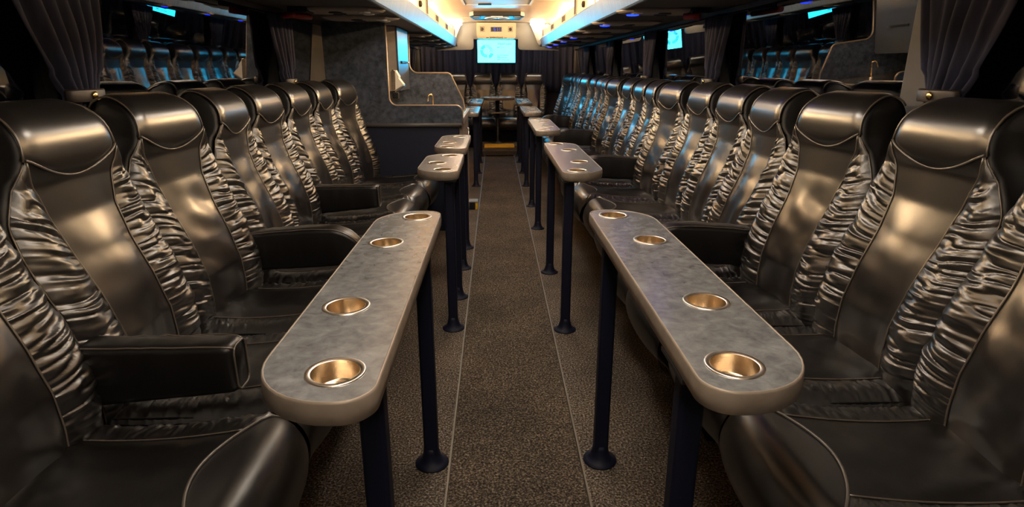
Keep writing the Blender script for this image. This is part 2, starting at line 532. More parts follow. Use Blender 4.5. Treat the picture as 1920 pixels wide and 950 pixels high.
# ------------------------------------------------------------------ coach seats
ZS = [0.40, 0.55, 0.70, 0.80, 0.87, 0.93, 0.98, 1.02, 1.05, 1.08, 1.094]
WS = [0.212, 0.218, 0.2192, 0.2185, 0.209, 0.181, 0.157, 0.150, 0.147, 0.139, 0.128]
def Wd(z): return interp(z, ZS, WS)
def Cd(z): return interp(z, [0.40, 0.60, 0.74, 0.84, 0.91, 0.955, 0.99], [0.098, 0.098, 0.102, 0.112, 0.128, 0.146, 0.153])
YF_Z = [0.38, 0.48, 0.56, 0.66, 0.76, 0.85, 0.93]
YF_Y = [0.108, 0.114, 0.108, 0.078, 0.036, 0.007, 0.000]
HP = [(0.000, 0.93), (0.010, 0.960), (0.014, 0.990), (0.011, 1.020), (0.000, 1.047), (-0.024, 1.072), (-0.056, 1.088), (-0.090, 1.094), (-0.117, 1.083), (-0.132, 1.055), (-0.140, 1.010), (-0.142, 0.96)]


def smooth_poly(pts, n):
    pts = [Vector((p[0], p[1], 0)) for p in pts]
    out = []
    for i in range(len(pts) - 1):
        p0, p1, p2, p3 = pts[max(i - 1, 0)], pts[i], pts[i + 1], pts[min(i + 2, len(pts) - 1)]
        for k in range(n):
            t = k / n
            q = 0.5 * ((2 * p1) + (p2 - p0) * t + (2 * p0 - 5 * p1 + 4 * p2 - p3) * t * t + (3 * p1 - p0 - 3 * p2 + p3) * t ** 3)
            out.append((q.x, q.y))
    out.append((pts[-1].x, pts[-1].y))
    return out


HC = smooth_poly(HP, 6)
HL = [0.0]
for a, b in zip(HC, HC[1:]): HL.append(HL[-1] + math.hypot(b[0] - a[0], b[1] - a[1]))
def head_at(s):
    s = max(0.0, min(HL[-1], s))
    return interp(s, HL, [p[0] for p in HC]), interp(s, HL, [p[1] for p in HC])
I_TOP = max(range(len(HC)), key=lambda i: HC[i][1])
def yfront(z):
    if z <= 0.93: return interp(z, YF_Z, YF_Y)
    return interp(min(z, HC[I_TOP][1]), [p[1] for p in HC[:I_TOP + 1]], [p[0] for p in HC[:I_TOP + 1]])
def yrear(z): return interp(z, [0.40, 0.70, 0.93, 0.96, 1.010, 1.055, 1.083, 1.094], [-0.045, -0.080, -0.138, -0.142, -0.140, -0.133, -0.118, -0.092])
def zarc(x): return 0.937 + 0.052 * min(1.0, abs(x) / 0.150) ** 1.9
def s_of_z(z):
    return interp(z, [p[1] for p in HC[:I_TOP + 1]], HL[:I_TOP + 1])


def face_y(x, z):
    W, C = Wd(z), Cd(z)
    y = yfront(z)
    a = abs(x)
    if W > C + 1e-4:
        u = max(0.0, min(1.0, (a - C) / (W - C)))
        k = min(1.0, (W - C) / 0.10)
        y += k * 0.016 * math.sin(min(1.0, u / 0.55) * math.pi / 2) if u > 0 else 0.0
        if u > 0.60: y -= k * 0.026 * ((u - 0.60) / 0.40) ** 2
    return y


def make_back(variant):
    nz = Noise(100 + variant)
    wv = Waves(40 + variant, 12, 14.0, 78.0)
    parts = {}
    # headrest cover, over the top to the rear
    NU, NV = 23, 34
    G = []
    for j in range(NV):
        row = []
        for i in range(NU):
            u = -1 + 2 * i / (NU - 1)
            x0 = u * 0.151
            s = s_of_z(zarc(x0))
            s = s + (HL[-1] - s) * j / (NV - 1)
            y, z = head_at(s)
            hw = Wd(max(0.98, min(z, 1.094))) - 0.001
            e = max(0.0, (abs(u) - 0.78) / 0.22)
            n = (s - 0.25)
            # outward push, rounded off at the sides
            y2, z2 = head_at(s + 0.003); y1, z1 = head_at(s - 0.003)
            ty, tz = y2 - y1, z2 - z1
            L = math.hypot(ty, tz) or 1
            ny, nzv = tz / L, -ty / L
            push = 0.007 - 0.012 * e * e
            if j == 0: push -= 0.004
            row.append((u * hw, y + ny * push, z + nzv * push))
        G.append(row)
    parts['headrest'] = (MB().grid(G), 'leather_smooth')
    # smooth centre panel
    NU, NV = 19, 64
    G = []
    for j in range(NV):
        row = []
        for i in range(NU):
            u = -1 + 2 * i / (NU - 1)
            v = j / (NV - 1)
            ztop = zarc(u * 0.150) + 0.004
            z = 0.40 + (ztop - 0.40) * v
            C = min(Cd(z), Wd(z) - 0.002)
            x = u * C
            w = 0.0048 * wv(x, z) * interp(z, [0.66, 0.84], [1.0, 0.4]) + 0.0004 * float(nz(x * 50 + 9, z * 36))
            w *= min(1.0, (1 - abs(u)) * 3) * min(1.0, max(0.15, (0.93 - z) / 0.16))
            row.append((x, face_y(x, z) + 0.002 + w + 0.008 * (1 - u * u), z))
        G.append(row)
    parts['back_panel'] = (MB().grid(G), 'leather_smooth')
    # gathered side panels
    for s in (-1, 1):
        NU, NV = 19, 230
        G = []
        for j in range(NV):
            row = []
            v = j / (NV - 1)
            for i in range(NU):
                u = i / (NU - 1)
                z = 0.40 + (0.985 - 0.40) * v
                W, C = Wd(z), min(Cd(z), Wd(z) - 0.002)
                x = s * (C + (W - C) * u)
                amp = min(1.0, (W - C) / 0.09) * min(1.0, v * 8)
                q = z * 62 + 0.9 * float(nz(u * 1.3 + 50 * s, z * 9 + 7)) - (1.0 + 3.2 * max(0.0, (z - 0.72) / 0.26)) * (u - 0.5) * (1 + 0.6 * float(nz(z * 5, 3.3 + s)))
                f1 = float(nz(u * 1.1 + 11 * s + 60, q))
                f2 = float(nz(u * 2.4 + 31 * s + 90, q * 1.9 + 5))
                f3 = float(nz(u * 4 + 71, q * 3.3 + u * 3))
                fold = -1.5 * (1 - abs(f1)) ** 4 + 0.45 * abs(f1) + 0.42 * f2 - 0.35 * (1 - abs(f2)) ** 5 + 0.10 * f3 + 0.5
                pinch = 0.30 + 0.70 * math.sin(math.pi * u) ** 0.6
                w = amp * (0.0054 * fold * pinch)
                row.append((x, face_y(x, z) + 0.003 + w + 0.006 * amp * math.sin(math.pi * u), z + amp * 0.003 * f2))
            G.append(row)
        parts['ruched_panel' + ('' if s < 0 else '_b')] = (MB().grid(G, flip=s < 0), 'leather')
    # shell: sides, back and top
    zs = list(np.linspace(0.37, 0.94, 16)) + list(np.linspace(0.955, 1.07, 10)) + [1.078, 1.085, 1.090, 1.094]
    G = []
    for z in zs:
        W = Wd(z) - 0.003
        a, b = face_y(W, z) - 0.012 if z < 0.95 else yfront(z) - 0.004, yrear(z)
        if a - b < 0.02:
            m = (a + b) / 2; a, b = m + 0.01, m - 0.01
        r = min(0.022, (a - b) / 2.2)
        row = []
        for cx, cy, t0 in ((W - r, a - r, 0), (-W + r, a - r, 90), (-W + r, b + r, 180), (W - r, b + r, 270)):
            for k in range(4):
                t = math.radians(t0 + 30 * k)
                row.append((cx + r * math.cos(t), cy + r * math.sin(t), z))
        G.append(row)
    sh = MB().grid(G, closed_u=True)
    n = len(G[0]); tot = len(sh.v)
    sh.f.append(tuple(range(n))[::-1]); sh.f.append(tuple(range(tot - n, tot)))
    parts['back_shell'] = (sh, 'leather_side')
    # piping
    p = MB()
    arc = []
    for i in range(25):
        x = (-1 + 2 * i / 24) * 0.150
        z = zarc(x)
        arc.append((x, face_y(x, z) + 0.008 - 0.006 * max(0, (abs(x) / 0.15 - 0.8) / 0.2) ** 2, z))
    p.tube(arc, 0.0030, 6)
    for s in (-1, 1):
        p.tube([(s * min(Cd(z), Wd(z) - 0.002), face_y(Cd(z), z) + 0.004, z) for z in np.linspace(0.40, 0.983, 40)], 0.0022, 5)
        p.tube([(s * (Wd(z) - 0.001), face_y(Wd(z), z) + 0.000, z) for z in np.linspace(0.40, 0.98, 36)], 0.0026, 5)
        hp = []
        for q in np.linspace(s_of_z(0.985), HL[-1] * 0.72, 16):
            y, z = head_at(q)
            hp.append((s * (Wd(max(0.98, min(z, 1.094))) - 0.0025), y - 0.001, z))
        p.tube(hp, 0.0026, 5)
    parts['piping'] = (p, 'piping')
    return parts


CW, CB = 0.212, 0.045
def yfrontedge(x): return 0.585 - 0.034 * (abs(x) / CW) ** 2.4
def ypipe(x): return 0.420 + 0.105 * (abs(x) / CW) ** 1.9
def cushion_pt(x, q):
    """q 0..1 top from back to the roll, 1..2 round the front roll"""
    yf = yfrontedge(x)
    yt = yf - 0.085
    crown = 0.014 * (1 - (x / CW) ** 2)
    edge = max(0.0, (abs(x) / CW - 0.84) / 0.16)
    drop = 0.022 * edge * edge
    if q <= 1:
        y = CB + (yt - CB) * q
        z = 0.478 + crown - drop + 0.020 * q * q - 0.012 * math.sin(math.pi * q)
        return (x, y, z)
    t = (q - 1) * math.radians(140)
    return (x, yt + 0.085 * math.sin(t), 0.498 + crown - drop - 0.095 * (1 - math.cos(t)))


def make_cushion(variant):
    nz = Noise(300 + variant)
    parts = {}
    SP = 0.128
    def q_of_y(x, y):
        yt = yfrontedge(x) - 0.085
        if y <= yt: return (y - CB) / (yt - CB)
        return 1 + math.asin(min(1, (y - yt) / 0.085)) / math.radians(140)
    def rows(x, nv):
        return [q_of_y(x, CB + (ypipe(x) - CB) * j / (nv - 1)) for j in range(nv)]
    NU, NV = 15, 30
    cols = [(-1 + 2 * i / (NU - 1)) * SP for i in range(NU)]
    R = [rows(x, NV) for x in cols]
    G = [[None] * NU for _ in range(NV)]
    for i, x in enumerate(cols):
        for j in range(NV):
            p = cushion_pt(x, R[i][j])
            e = min(1.0, (1 - abs(x) / SP) * 4) * min(1.0, (NV - 1 - j) / 4)
            G[j][i] = (p[0], p[1], p[2] + 0.006 * e + e * (0.004 * float(nz(x * 14, p[1] * 12)) + 0.0022 * float(nz(x * 40 + 7, p[1] * 30))))
    parts['cushion_panel'] = (MB().grid(G), 'leather_cushion')
    for s in (-1, 1):
        NU, NV = 12, 150
        cols = [s * (SP + (CW - SP) * i / (NU - 1)) for i in range(NU)]
        R = [rows(x, NV) for x in cols]
        G = [[None] * NU for _ in range(NV)]
        for i, x in enumerate(cols):
            u = i / (NU - 1)
            for j in range(NV):
                p = cushion_pt(x, R[i][j])
                q = p[1] * 78 + 1.3 * float(nz(u * 1.4 + 9 * s, p[1] * 9)) + 1.6 * u
                f = float(nz(u * 1.3 + 20 * s, q)) + 0.5 * float(nz(u * 3 + 33 * s, q * 2.1))
                amp = min(1.0, j / 6) * min(1.0, (NV - 1 - j) / 5)
                f = (1 - abs(f)) ** 2 * 1.6 - 0.5
                G[j][i] = (p[0], p[1], p[2] + amp * (0.0042 * f * (0.3 + 0.7 * math.sin(math.pi * u)) + 0.007 * math.sin(math.pi * u)))
        parts['cushion_ruche' + ('' if s < 0 else '_b')] = (MB().grid(G, flip=s < 0), 'leather')
    NU, NV = 25, 22
    G = [[None] * NU for _ in range(NV)]
    for i in range(NU):
        x = (-1 + 2 * i / (NU - 1)) * CW
        q0 = q_of_y(x, ypipe(x))
        for j in range(NV):
            q = q0 + (2.0 - q0) * j / (NV - 1)
            p = cushion_pt(x, q)
            bulge = 0.007 * math.sin(math.pi * min(1, j / 6) * 0.5) * (1 - (abs(x) / CW) ** 6)
            w = 0.0003 * float(nz(x * 30 + 4, q * 9))
            G[j][i] = (p[0], p[1] + bulge * max(0, q - 0.9) * 0.8, p[2] + (bulge if q < 1.35 else bulge * 0.3) + w)
    parts['front_bolster'] = (MB().grid(G), 'leather_bolster')
    body = MB()
    G = []
    for z, ins in ((0.30, 0.03), (0.335, 0.008), (0.42, 0.004), (0.462, 0.006)):
        row = []
        for i in range(13):
            x = (-1 + 2 * i / 12) * (CW - ins)
            row.append((x, yfrontedge(x) - 0.02 - ins * 1.5 - (0.05 if z > 0.45 else 0), z))
        row += [((CW - ins), 0.30, z), ((CW - ins), CB, z), (-(CW - ins), CB, z), (-(CW - ins), 0.30, z)]
        G.append(row)
    body.grid(G, closed_u=True)
    n = len(G[0]); tot = len(body.v)
    body.f.append(tuple(range(n))[::-1]); body.f.append(tuple(range(tot - n, tot)))
    parts['cushion_body'] = (body, 'leather_side')
    p = MB()
    pts = []
    for i in range(25):
        x = (-1 + 2 * i / 24) * CW
        c = cushion_pt(x, q_of_y(x, ypipe(x)))
        pts.append((c[0], c[1], c[2] + 0.003))
    p.tube(pts, 0.0032, 6)
    for s in (-1, 1):
        pts = []
        for j in range(20):
            c = cushion_pt(s * SP, q_of_y(s * SP, CB + (ypipe(SP) - CB) * j / 19))
            pts.append((c[0], c[1], c[2] + 0.002))
        p.tube(pts, 0.002, 5)
    parts['cushion_piping'] = (p, 'piping')
    b = MB()
    G = []
    for z, y0, y1, w in ((0.0, 0.04, 0.36, 0.205), (0.02, 0.04, 0.37, 0.205), (0.22, 0.03, 0.44, 0.207), (0.30, 0.03, 0.48, 0.207), (0.312, 0.03, 0.49, 0.207)):
        G.append([(-w, y0, z), (w, y0, z), (w, y1, z), (-w, y1, z)])
    b.grid(G, closed_u=True)
    b.f.append((3, 2, 1, 0)); b.f.append((16, 17, 18, 19))
    parts['seat_plinth'] = (b, 'plinth')
    return parts


def make_armrest(kind):
    nz = Noise(500 + kind)
    # closed padded box, long axis +y, width x, seen from the side as a rounded slab
    G = []
    L, H, Wa = (0.32, 0.115, 0.036) if kind == 0 else (0.40, 0.14, 0.038)
    NY = 26
    ring = 20
    for j in range(NY):
        v = j / (NY - 1)
        y = v * L
        endf = 1.0
        rr = 0.018
        top, bot = 0.0, -H
        if kind == 0:
            e = max(0.0, (v - 0.93) / 0.07)
            top -= 0.006 * e * e; bot += 0.006 * e * e - 0.03 * (1 - v)
            wv = Wa - 0.006 * e * e
        else:
            e = max(0.0, (v - 0.72) / 0.28)
            top = 0.018 * math.sin(v * math.pi * 0.8) - 0.062 * e ** 2.2; bot = -H + 0.02 * v + 0.022 * e * e
            wv = Wa - 0.012 * e * e
        row = []
        for cx, cz, t0 in ((wv - rr, top - rr, 0), (-wv + rr, top - rr, 90), (-wv + rr, bot + rr, 180), (wv - rr, bot + rr, 270)):
            for k in range(5):
                t = math.radians(t0 + 22.5 * k)
                x, z = cx + rr * math.cos(t), cz + rr * math.sin(t)
                w = 0.0022 * float(nz(y * 40 + z * 10, z * 8 + x * 30 + 20)) * min(1, (1 - v) * 8)
                row.append((x + w * (1 if x > 0 else -1), y, z + w * 0.8))
        G.append(row)
    m = MB().grid(G, closed_u=True)
    n = len(G[0]); tot = len(m.v)
    m.f.append(tuple(range(n))[::-1]); m.f.append(tuple(range(tot - n, tot)))
    p = MB()
    for s in (-1, 1):
        p.tube([(s * (r[2][0]) , r[2][1], r[2][2] + 0.001) for r in G], 0.0022, 5)
    p.tube([(G[-1][k][0] * 1.0, G[-1][k][1] + 0.001, G[-1][k][2]) for k in range(ring)], 0.0025, 5, closed=True)
    return m, p


VAR = []
for v in range(4):
    d = {}
    for src in (make_back(v), make_cushion(v)):
        for k, (mb, mt) in src.items():
            d[k] = mb.mesh(k.replace('_b', ''), M[mt], smooth=True, fix=k in ('back_shell', 'cushion_body', 'seat_plinth', 'piping', 'cushion_piping'))
    VAR.append(d)
for d in VAR:
    for k in ('seat_plinth', 'cushion_body'):
        d[k].polygons.foreach_set('use_smooth', [False] * len(d[k].polygons))
# make sure open panels face outwards (towards +y / +z)
for d in VAR:
    for k, me in d.items():
        if k in ('back_shell', 'cushion_body', 'seat_plinth', 'piping', 'cushion_piping'): continue
        s = Vector((0, 0, 0))
        for pl in me.polygons: s += pl.normal * pl.area
        want = s.z if 'cushion' in k or 'bolster' in k else s.y
        if want < 0: me.flip_normals()
ARM = []
for k in range(2):
    a, b = make_armrest(k)
    ARM.append((a.mesh('armrest', M['leather_cushion'], smooth=True), b.mesh('armrest_piping', M['piping'], smooth=True)))

seat_count = 0
BACKP = ('headrest', 'back_panel', 'ruched_panel', 'ruched_panel_b', 'back_shell', 'piping')
def add_seat(loc, rz, label, group, arm=None, sx=1.0, yaw=0.0):
    global seat_count
    d = VAR[seat_count % 4]
    mir = -1 if (seat_count // 4) % 2 else 1
    seat_count += 1
    t = thing('coach_seat', label, 'seat', loc, rz, group)
    for k, me in d.items():
        o = link(k.replace('_b', '') if k.endswith('_b') else k, me, t)
        o.scale = (sx, 1, 0.84 if k == 'seat_plinth' else 1)
        if 'cushion' in k or 'bolster' in k: o.location = (0, 0, -0.05)
        if k in BACKP: o.rotation_euler = (0, 0, yaw)
    if arm:
        side, kind = arm
        a = link('armrest', ARM[kind][0], t)
        a.location = (side * 0.219, 0.105, 0.612)
        link('piping', ARM[kind][1], a)
    return t


PITCH = 0.4404
YAWS = [-4.0, -0.5, 1.5, 7.0]
DX = [-0.010, 0.020, 0.024, -0.008]
HX_R, HX_L = 1.055, -0.985
# right row: group index of seat i (0 = the one beside the camera)
for i in range(20):
    y = 1.42 + PITCH * (i - 2)
    g = i % 4                                        # place in its group of four
    x = HX_R + DX[g]
    lab = 'black ruched leather seat, %s from the near end of the right row' % ORD[i + 1]
    if i > 0 and g == 0: lab += ', armrest beside it'
    yaw_deg = YAWS[g]
    if i == 19:
        lab, yaw_deg, x = 'black ruched leather seat turned towards the aisle in the rear right corner', 20.0, HX_R
    add_seat((x, y, 0), math.pi / 2, lab, 'seats along the right wall', (-1, 1) if g == 0 and i > 0 else None, yaw=math.radians(yaw_deg))
# left row up to the galley
LP = 0.446
LY = [1.40 + LP * (i - 2) for i in range(9)]
LX = [0.0, 0.0, 0.0, 0.0, 0.0, 0.028, 0.03, 0.028, 0.0]
LA = [0.0, 0.0, 0.0, 6.0, -4.5, 0.5, 0.0, 0.0, 9.0]
LARM = {2: 0, 4: 1, 6: 0}
for i in range(9):
    lab = 'black ruched leather seat, %s from the near end of the left row' % ORD[i + 1]
    if i == 8: lab = 'black ruched leather seat in the left row against the galley panel'
    add_seat((HX_L - LX[i], LY[i], 0), -math.pi / 2, lab, 'seats along the left wall before the galley',
             (1, LARM[i]) if i in LARM else None, yaw=-math.radians(LA[i]))
# left row behind the galley
for i in range(8):
    y = 5.80 + PITCH * i
    add_seat((HX_L - DX[i % 4], y, 0), -math.pi / 2, 'black ruched leather seat, %s behind the galley on the left' % ORD[i + 1],
             'seats along the left wall behind the galley', yaw=-math.radians(YAWS[i % 4]))
# rear bench
for i, x in enumerate((-0.585, -0.19, 0.215, 0.61)):
    add_seat((x, 9.66, 0.0), math.pi, 'black leather seat of the rear bench, %s from the left' % ORD[i + 1], 'rear bench seats', None, 0.93)



# ------------------------------------------------------------------ drinks tables
TZ, TT = 0.75, 0.036
def table_outline(Lh, Wh, side, n=10):
    """closed outline; side = +1 when the seat edge is at +x"""
    a1, b1, a2, b2 = 0.125, 0.135, 0.050, 0.048      # seat-side corner (wide), aisle-side corner (tight)
    pts = []
    def arc(cx, cy, a, b, t0):
        for k in range(n + 1):
            t = math.radians(t0 + 90 * k / n)
            pts.append((cx + a * math.cos(t), cy + b * math.sin(t)))
    arc(Wh - a1, Lh - b1, a1, b1, 0)
    arc(-Wh + a2, Lh - b2, a2, b2, 90)
    arc(-Wh + a2, -Lh + b2, a2, b2, 180)
    arc(Wh - a1, -Lh + b1, a1, b1, 270)
    if side < 0: pts = [(-x, y) for x, y in pts][::-1]
    return pts


def inset(pts, d):
    n = len(pts); out = []
    for i in range(n):
        a, b, c = Vector(pts[i - 1]), Vector(pts[i]), Vector(pts[(i + 1) % n])
        t = (c - a).normalized()
        nn = Vector((-t.y, t.x))
        out.append(tuple(b + nn * d))
    return out


def plate(pts, holes, z1, z0):
    """flat plate with round holes: filled top and bottom plus walls"""
    bm = bmesh.new()
    loops = [pts] + [[(c[0] + r * math.cos(2 * math.pi * k / 32), c[1] + r * math.sin(2 * math.pi * k / 32)) for k in range(32)] for c, r in holes]
    for z in (z1, z0):
        es = []
        for lp in loops:
            vv = [bm.verts.new((x, y, z)) for x, y in lp]
            es += [bm.edges.new((vv[i], vv[(i + 1) % len(vv)])) for i in range(len(vv))]
        bmesh.ops.triangle_fill(bm, edges=es, use_beauty=True)
    for lp in loops:
        a = [bm.verts.new((x, y, z1)) for x, y in lp]; b = [bm.verts.new((x, y, z0)) for x, y in lp]
        for i in range(len(lp)):
            k = (i + 1) % len(lp)
            bm.faces.new((a[i], a[k], b[k], b[i]))
    bmesh.ops.remove_doubles(bm, verts=bm.verts, dist=1e-5)
    bmesh.ops.recalc_face_normals(bm, faces=bm.faces)
    me = bpy.data.meshes.new('tabletop')
    bm.to_mesh(me); bm.free()
    me.materials.append(M['table'])
    return me


cup_me = MB().lathe([(0.0345, 0.0015), (0.0415, 0.0022), (0.0425, 0.0005), (0.0375, 0.0)], n=36, cap0=False, cap1=False)
cup_me.grid([[(r * math.cos(2 * math.pi * i / 36), r * math.sin(2 * math.pi * i / 36), z) for i in range(36)] for r, z in
             ((0.0345, 0.0015), (0.0340, -0.002), (0.0338, -0.030), (0.0320, -0.0325), (0.001, -0.0335))], closed_u=True)
cup_rim = MB()
cup_rim.grid([[(r * math.cos(2 * math.pi * i / 40), r * math.sin(2 * math.pi * i / 40), z) for i in range(40)] for r, z in
              ((0.0440, 0.0), (0.0436, 0.0014), (0.0420, 0.0020), (0.0366, 0.0016), (0.0352, 0.0004))], closed_u=True)
cup_in = MB()
cup_in.grid([[(r * math.cos(2 * math.pi * i / 40), r * math.sin(2 * math.pi * i / 40), z) for i in range(40)] for r, z in
             ((0.0352, 0.0008), (0.0350, -0.0290), (0.0335, -0.0320), (0.0140, -0.0325), (0.0006, -0.0325))], closed_u=True)
cup_out = MB().lathe([(0.0358, -0.001), (0.0356, -0.034), (0.01, -0.0345)], n=24, cap0=False)
ME_RIM = cup_rim.mesh('rim', M['rim'], True, False)
ME_CUP = cup_in.mesh('cup_holder', M['steel'], True, False)
ME_CUPOUT = cup_out.mesh('cup_casing', M['black'], True)
HALF_W = 0.0925


def drinks_table(cx, y0, y1, side, cups, legs, legx, label, base=0.0, z=TZ):
    """side +1: right row. cups: list of (y from centre, inner) ; legs: world y list"""
    cy, Lh = (y0 + y1) / 2, (y1 - y0) / 2
    t = thing('drinks_table', label, 'table', (cx, cy, base), 0, 'narrow drinks tables in front of the seats')
    out = table_outline(Lh, HALF_W, side)
    holes = [((side * (0.020 if inner else -0.024), yy), 0.0358) for yy, inner in cups]
    zz = z - base
    top = plate(inset(out, 0.0035), holes, zz, zz - TT + 0.002)
    link('tabletop', top, t)
    e = MB()
    prof = [(0.0038, 0.0002), (0.0030, 0.0012), (0.0012, 0.0010), (0.0, -0.003), (-0.0012, -TT / 2), (0.0, -TT + 0.002), (0.003, -TT - 0.0005), (0.008, -TT - 0.0005)]
    e.grid([[(x, y, zz + dz) for x, y in inset(out, d)] for d, dz in prof], closed_u=True)
    e.obj('edge_band', M['edge'], t, smooth=True)
    for (hx, hy), r in holes:
        c = link('cup_holder', ME_CUP, t); c.location = (hx, hy, zz)
        link('rim', ME_RIM, c)
        link('cup_casing', ME_CUPOUT, c)
    for ly in legs:
        lo = MB().box((-0.0215, -0.0215, 0.01), (0.0215, 0.0215, zz - TT - 0.006)).obj('leg', M['navy'], t, bevel=0.009, seg=3)
        lo.location = (legx - cx, ly - cy, 0)
        MB().lathe([(0.052, 0.0), (0.052, 0.004), (0.040, 0.008), (0.030, 0.022), (0.0245, 0.045), (0.0230, 0.060)], n=18).obj('foot_flange', M['navy'], lo, smooth=True)
        MB().box((-0.035, -0.06, zz - TT - 0.008), (0.035, 0.06, zz - TT - 0.0008)).obj('mounting_plate', M['black'], lo)
    return t


C4 = [(-0.465, False), (-0.215, True), (0.205, True), (0.475, False)]
TXR, TXL = 0.376, -0.259
LGR, LGL = 0.318, -0.205
drinks_table(TXR, 0.70, 1.79, 1, C4, [0.86, 1.57], LGR, 'long slate drinks table nearest the camera on the right, four cup holders')
drinks_table(TXR, 2.46, 3.54, 1, C4, [2.54, 3.36], LGR, 'second slate drinks table along the right seats')
drinks_table(TXR, 4.20, 5.30, 1, C4, [4.38, 5.15], LGR, 'third slate drinks table along the right seats')
drinks_table(TXR, 5.96, 7.06, 1, C4, [6.1, 6.9], LGR, 'fourth slate drinks table along the right seats')
drinks_table(TXL, 0.69, 1.79, -1, C4, [0.86, 1.57], LGL, 'long slate drinks table nearest the camera on the left, four cup holders')
C3 = [(-0.215, False), (-0.02, True), (0.215, False)]
drinks_table(TXL + 0.005, 2.50, 3.08, -1, C3, [2.57, 2.97], LGL, 'short slate drinks table with three cup holders, before the galley on the left')
drinks_table(TXL + 0.005, 3.27, 3.98, -1, [(-0.26, True), (-0.06, True), (0.24, False)], [3.45, 3.88], LGL, 'short slate drinks table touching the galley front')
drinks_table(TXL, 5.96, 7.06, -1, C4, [6.1, 6.9], LGL, 'slate drinks table behind the galley on the left')
drinks_table(TXR, 7.62, 8.86, 1, C4, [7.72, 8.3], LGR, 'slate side table at the right of the round rear table')
drinks_table(TXL, 7.62, 8.86, -1, C4, [7.72, 8.3], LGL, 'slate side table at the left of the round rear table')

# round rear table on one pole, with a lower ring shelf
rt = thing('rear_table', 'round slate table on a single black pole before the rear bench', 'table', (CX - 0.02, 9.02, 0.10))
rz_ = TZ - 0.10 + 0.012
ring = [(0.255 * math.cos(2 * math.pi * k / 48), 0.20 * math.sin(2 * math.pi * k / 48)) for k in range(48)]
hol = [((0.175 * math.cos(a), 0.13 * math.sin(a)), 0.0358) for a in (0.45, 1.15, 2.0, 2.7)]
link('tabletop', plate(inset(ring, 0.0035), hol, rz_, rz_ - TT), rt)
e = MB(); e.grid([[(x, y, rz_ + dz) for x, y in inset(ring, d)] for d, dz in [(0.0038, 0.0002), (0.003, 0.0012), (0.001, 0.001), (0, -0.003), (0, -TT), (0.006, -TT - 0.001)]], closed_u=True)
e.obj('edge_band', M['edge'], rt, smooth=True)
for (hx, hy), r in hol:
    c = link('cup_holder', ME_CUP, rt); c.location = (hx, hy, rz_)
    link('rim', ME_RIM, c); link('cup_casing', ME_CUPOUT, c)
MB().lathe([(0.11, 0.0), (0.11, 0.006), (0.05, 0.012), (0.032, 0.03), (0.030, 0.05), (0.030, rz_ - TT)], n=20).obj('pole', M['black'], rt, smooth=True)
MB().lathe([(0.031, 0.44), (0.155, 0.44), (0.16, 0.446), (0.155, 0.454), (0.031, 0.454)], n=32, cap0=False, cap1=False).obj('ring_shelf', M['edge'], rt)

# ------------------------------------------------------------------ galley
GY0, GY1 = 4.32, 5.44
gx_end, gx_cut = -0.235, -0.747
gal = thing('galley', 'blue-grey slate galley unit with a cut-out front on the left of the aisle', 'galley', (0, GY0, 0))


def arc2(cx, cz, r, t0, t1, n=8):
    return [(cx + r * math.cos(math.radians(t0 + (t1 - t0) * k / n)), cz + r * math.sin(math.radians(t0 + (t1 - t0) * k / n))) for k in range(n + 1)]


ZC0, ZC1, ZTOP = 0.795, 0.918, ZR0 + 0.002
WX = WL + 0.0135
cut = [(gx_cut, ZTOP)] + arc2(gx_cut + 0.055, ZC1 + 0.055, 0.055, 180, 270) + arc2(gx_end - 0.045, ZC1 - 0.045, 0.045, 90, 0) + [(gx_end, ZC0)]
front = [(WX, ZC0), (WX, ZTOP)] + cut
MB().prism(front, 'y', 0.0, 0.026).obj('front_panel', M['bar'], gal)
MB().tube([(x, 0.013, z) for x, z in cut], 0.0068, 6).obj('front_trim', M['bronze_trim'], gal, smooth=True)
MB().tube([(WX, 0.006, ZC0 - 0.012), (gx_end - 0.006, 0.006, ZC0 - 0.012)], 0.016, 10).obj('bullnose', M['bullnose'], gal, smooth=True)
MB().box((WX, 0.012, 0.0), (gx_end - 0.03, 0.03, ZC0 - 0.01)).obj('kick_panel', M['navy_panel'], gal)
# rear panel
rx_cut, rx_end = -0.745, -0.375
ZB = 1.132
cut2 = [(rx_cut, ZTOP)] + arc2(rx_cut + 0.07, ZB + 0.07, 0.07, 180, 270) + arc2(rx_end - 0.05, ZB - 0.05, 0.05, 90, 8) + [(-0.285, 0.90), (-0.262, 0.76)]
rear = [(WX, 0.76), (WX, ZTOP)] + cut2
DY = GY1 - GY0
MB().prism(rear, 'y', DY, DY + 0.026).obj('rear_panel', M['bar'], gal)
MB().tube([(x, DY + 0.004, z) for x, z in cut2], 0.0068, 6).obj('rear_trim', M['bronze_trim'], gal, smooth=True)
# worktop and carcass
MB().box((WX, 0.027, 0.80), (gx_end - 0.015, DY - 0.001, 0.825)).obj('worktop', M['steel'], gal, bevel=0.004)
MB().box((gx_end - 0.014, 0.027, 0.785), (gx_end + 0.006, DY + 0.02, 0.828)).obj('worktop_edge', M['edge'], gal, bevel=0.004)
MB().box((WX, 0.031, 0.0), (gx_end - 0.03, DY + 0.02, 0.798)).obj('carcass', M['navy_panel'], gal)
for k in range(2):
    d = MB().box((gx_end - 0.029, 0.06 + 0.54 * k, 0.08), (gx_end - 0.010, 0.57 + 0.54 * k, 0.76)).obj('cupboard_door', M['edge'], gal, bevel=0.003)
    MB().tube([(gx_end - 0.008, 0.12 + 0.54 * k, 0.60), (gx_end + 0.014, 0.12 + 0.54 * k, 0.60), (gx_end + 0.014, 0.12 + 0.54 * k, 0.70), (gx_end - 0.008, 0.12 + 0.54 * k, 0.70)], 0.005, 6).obj('handle', M['chrome'], d, smooth=True)
sk = MB()
sk.box((-0.72, 0.30, 0.8252), (-0.38, 0.72, 0.828))
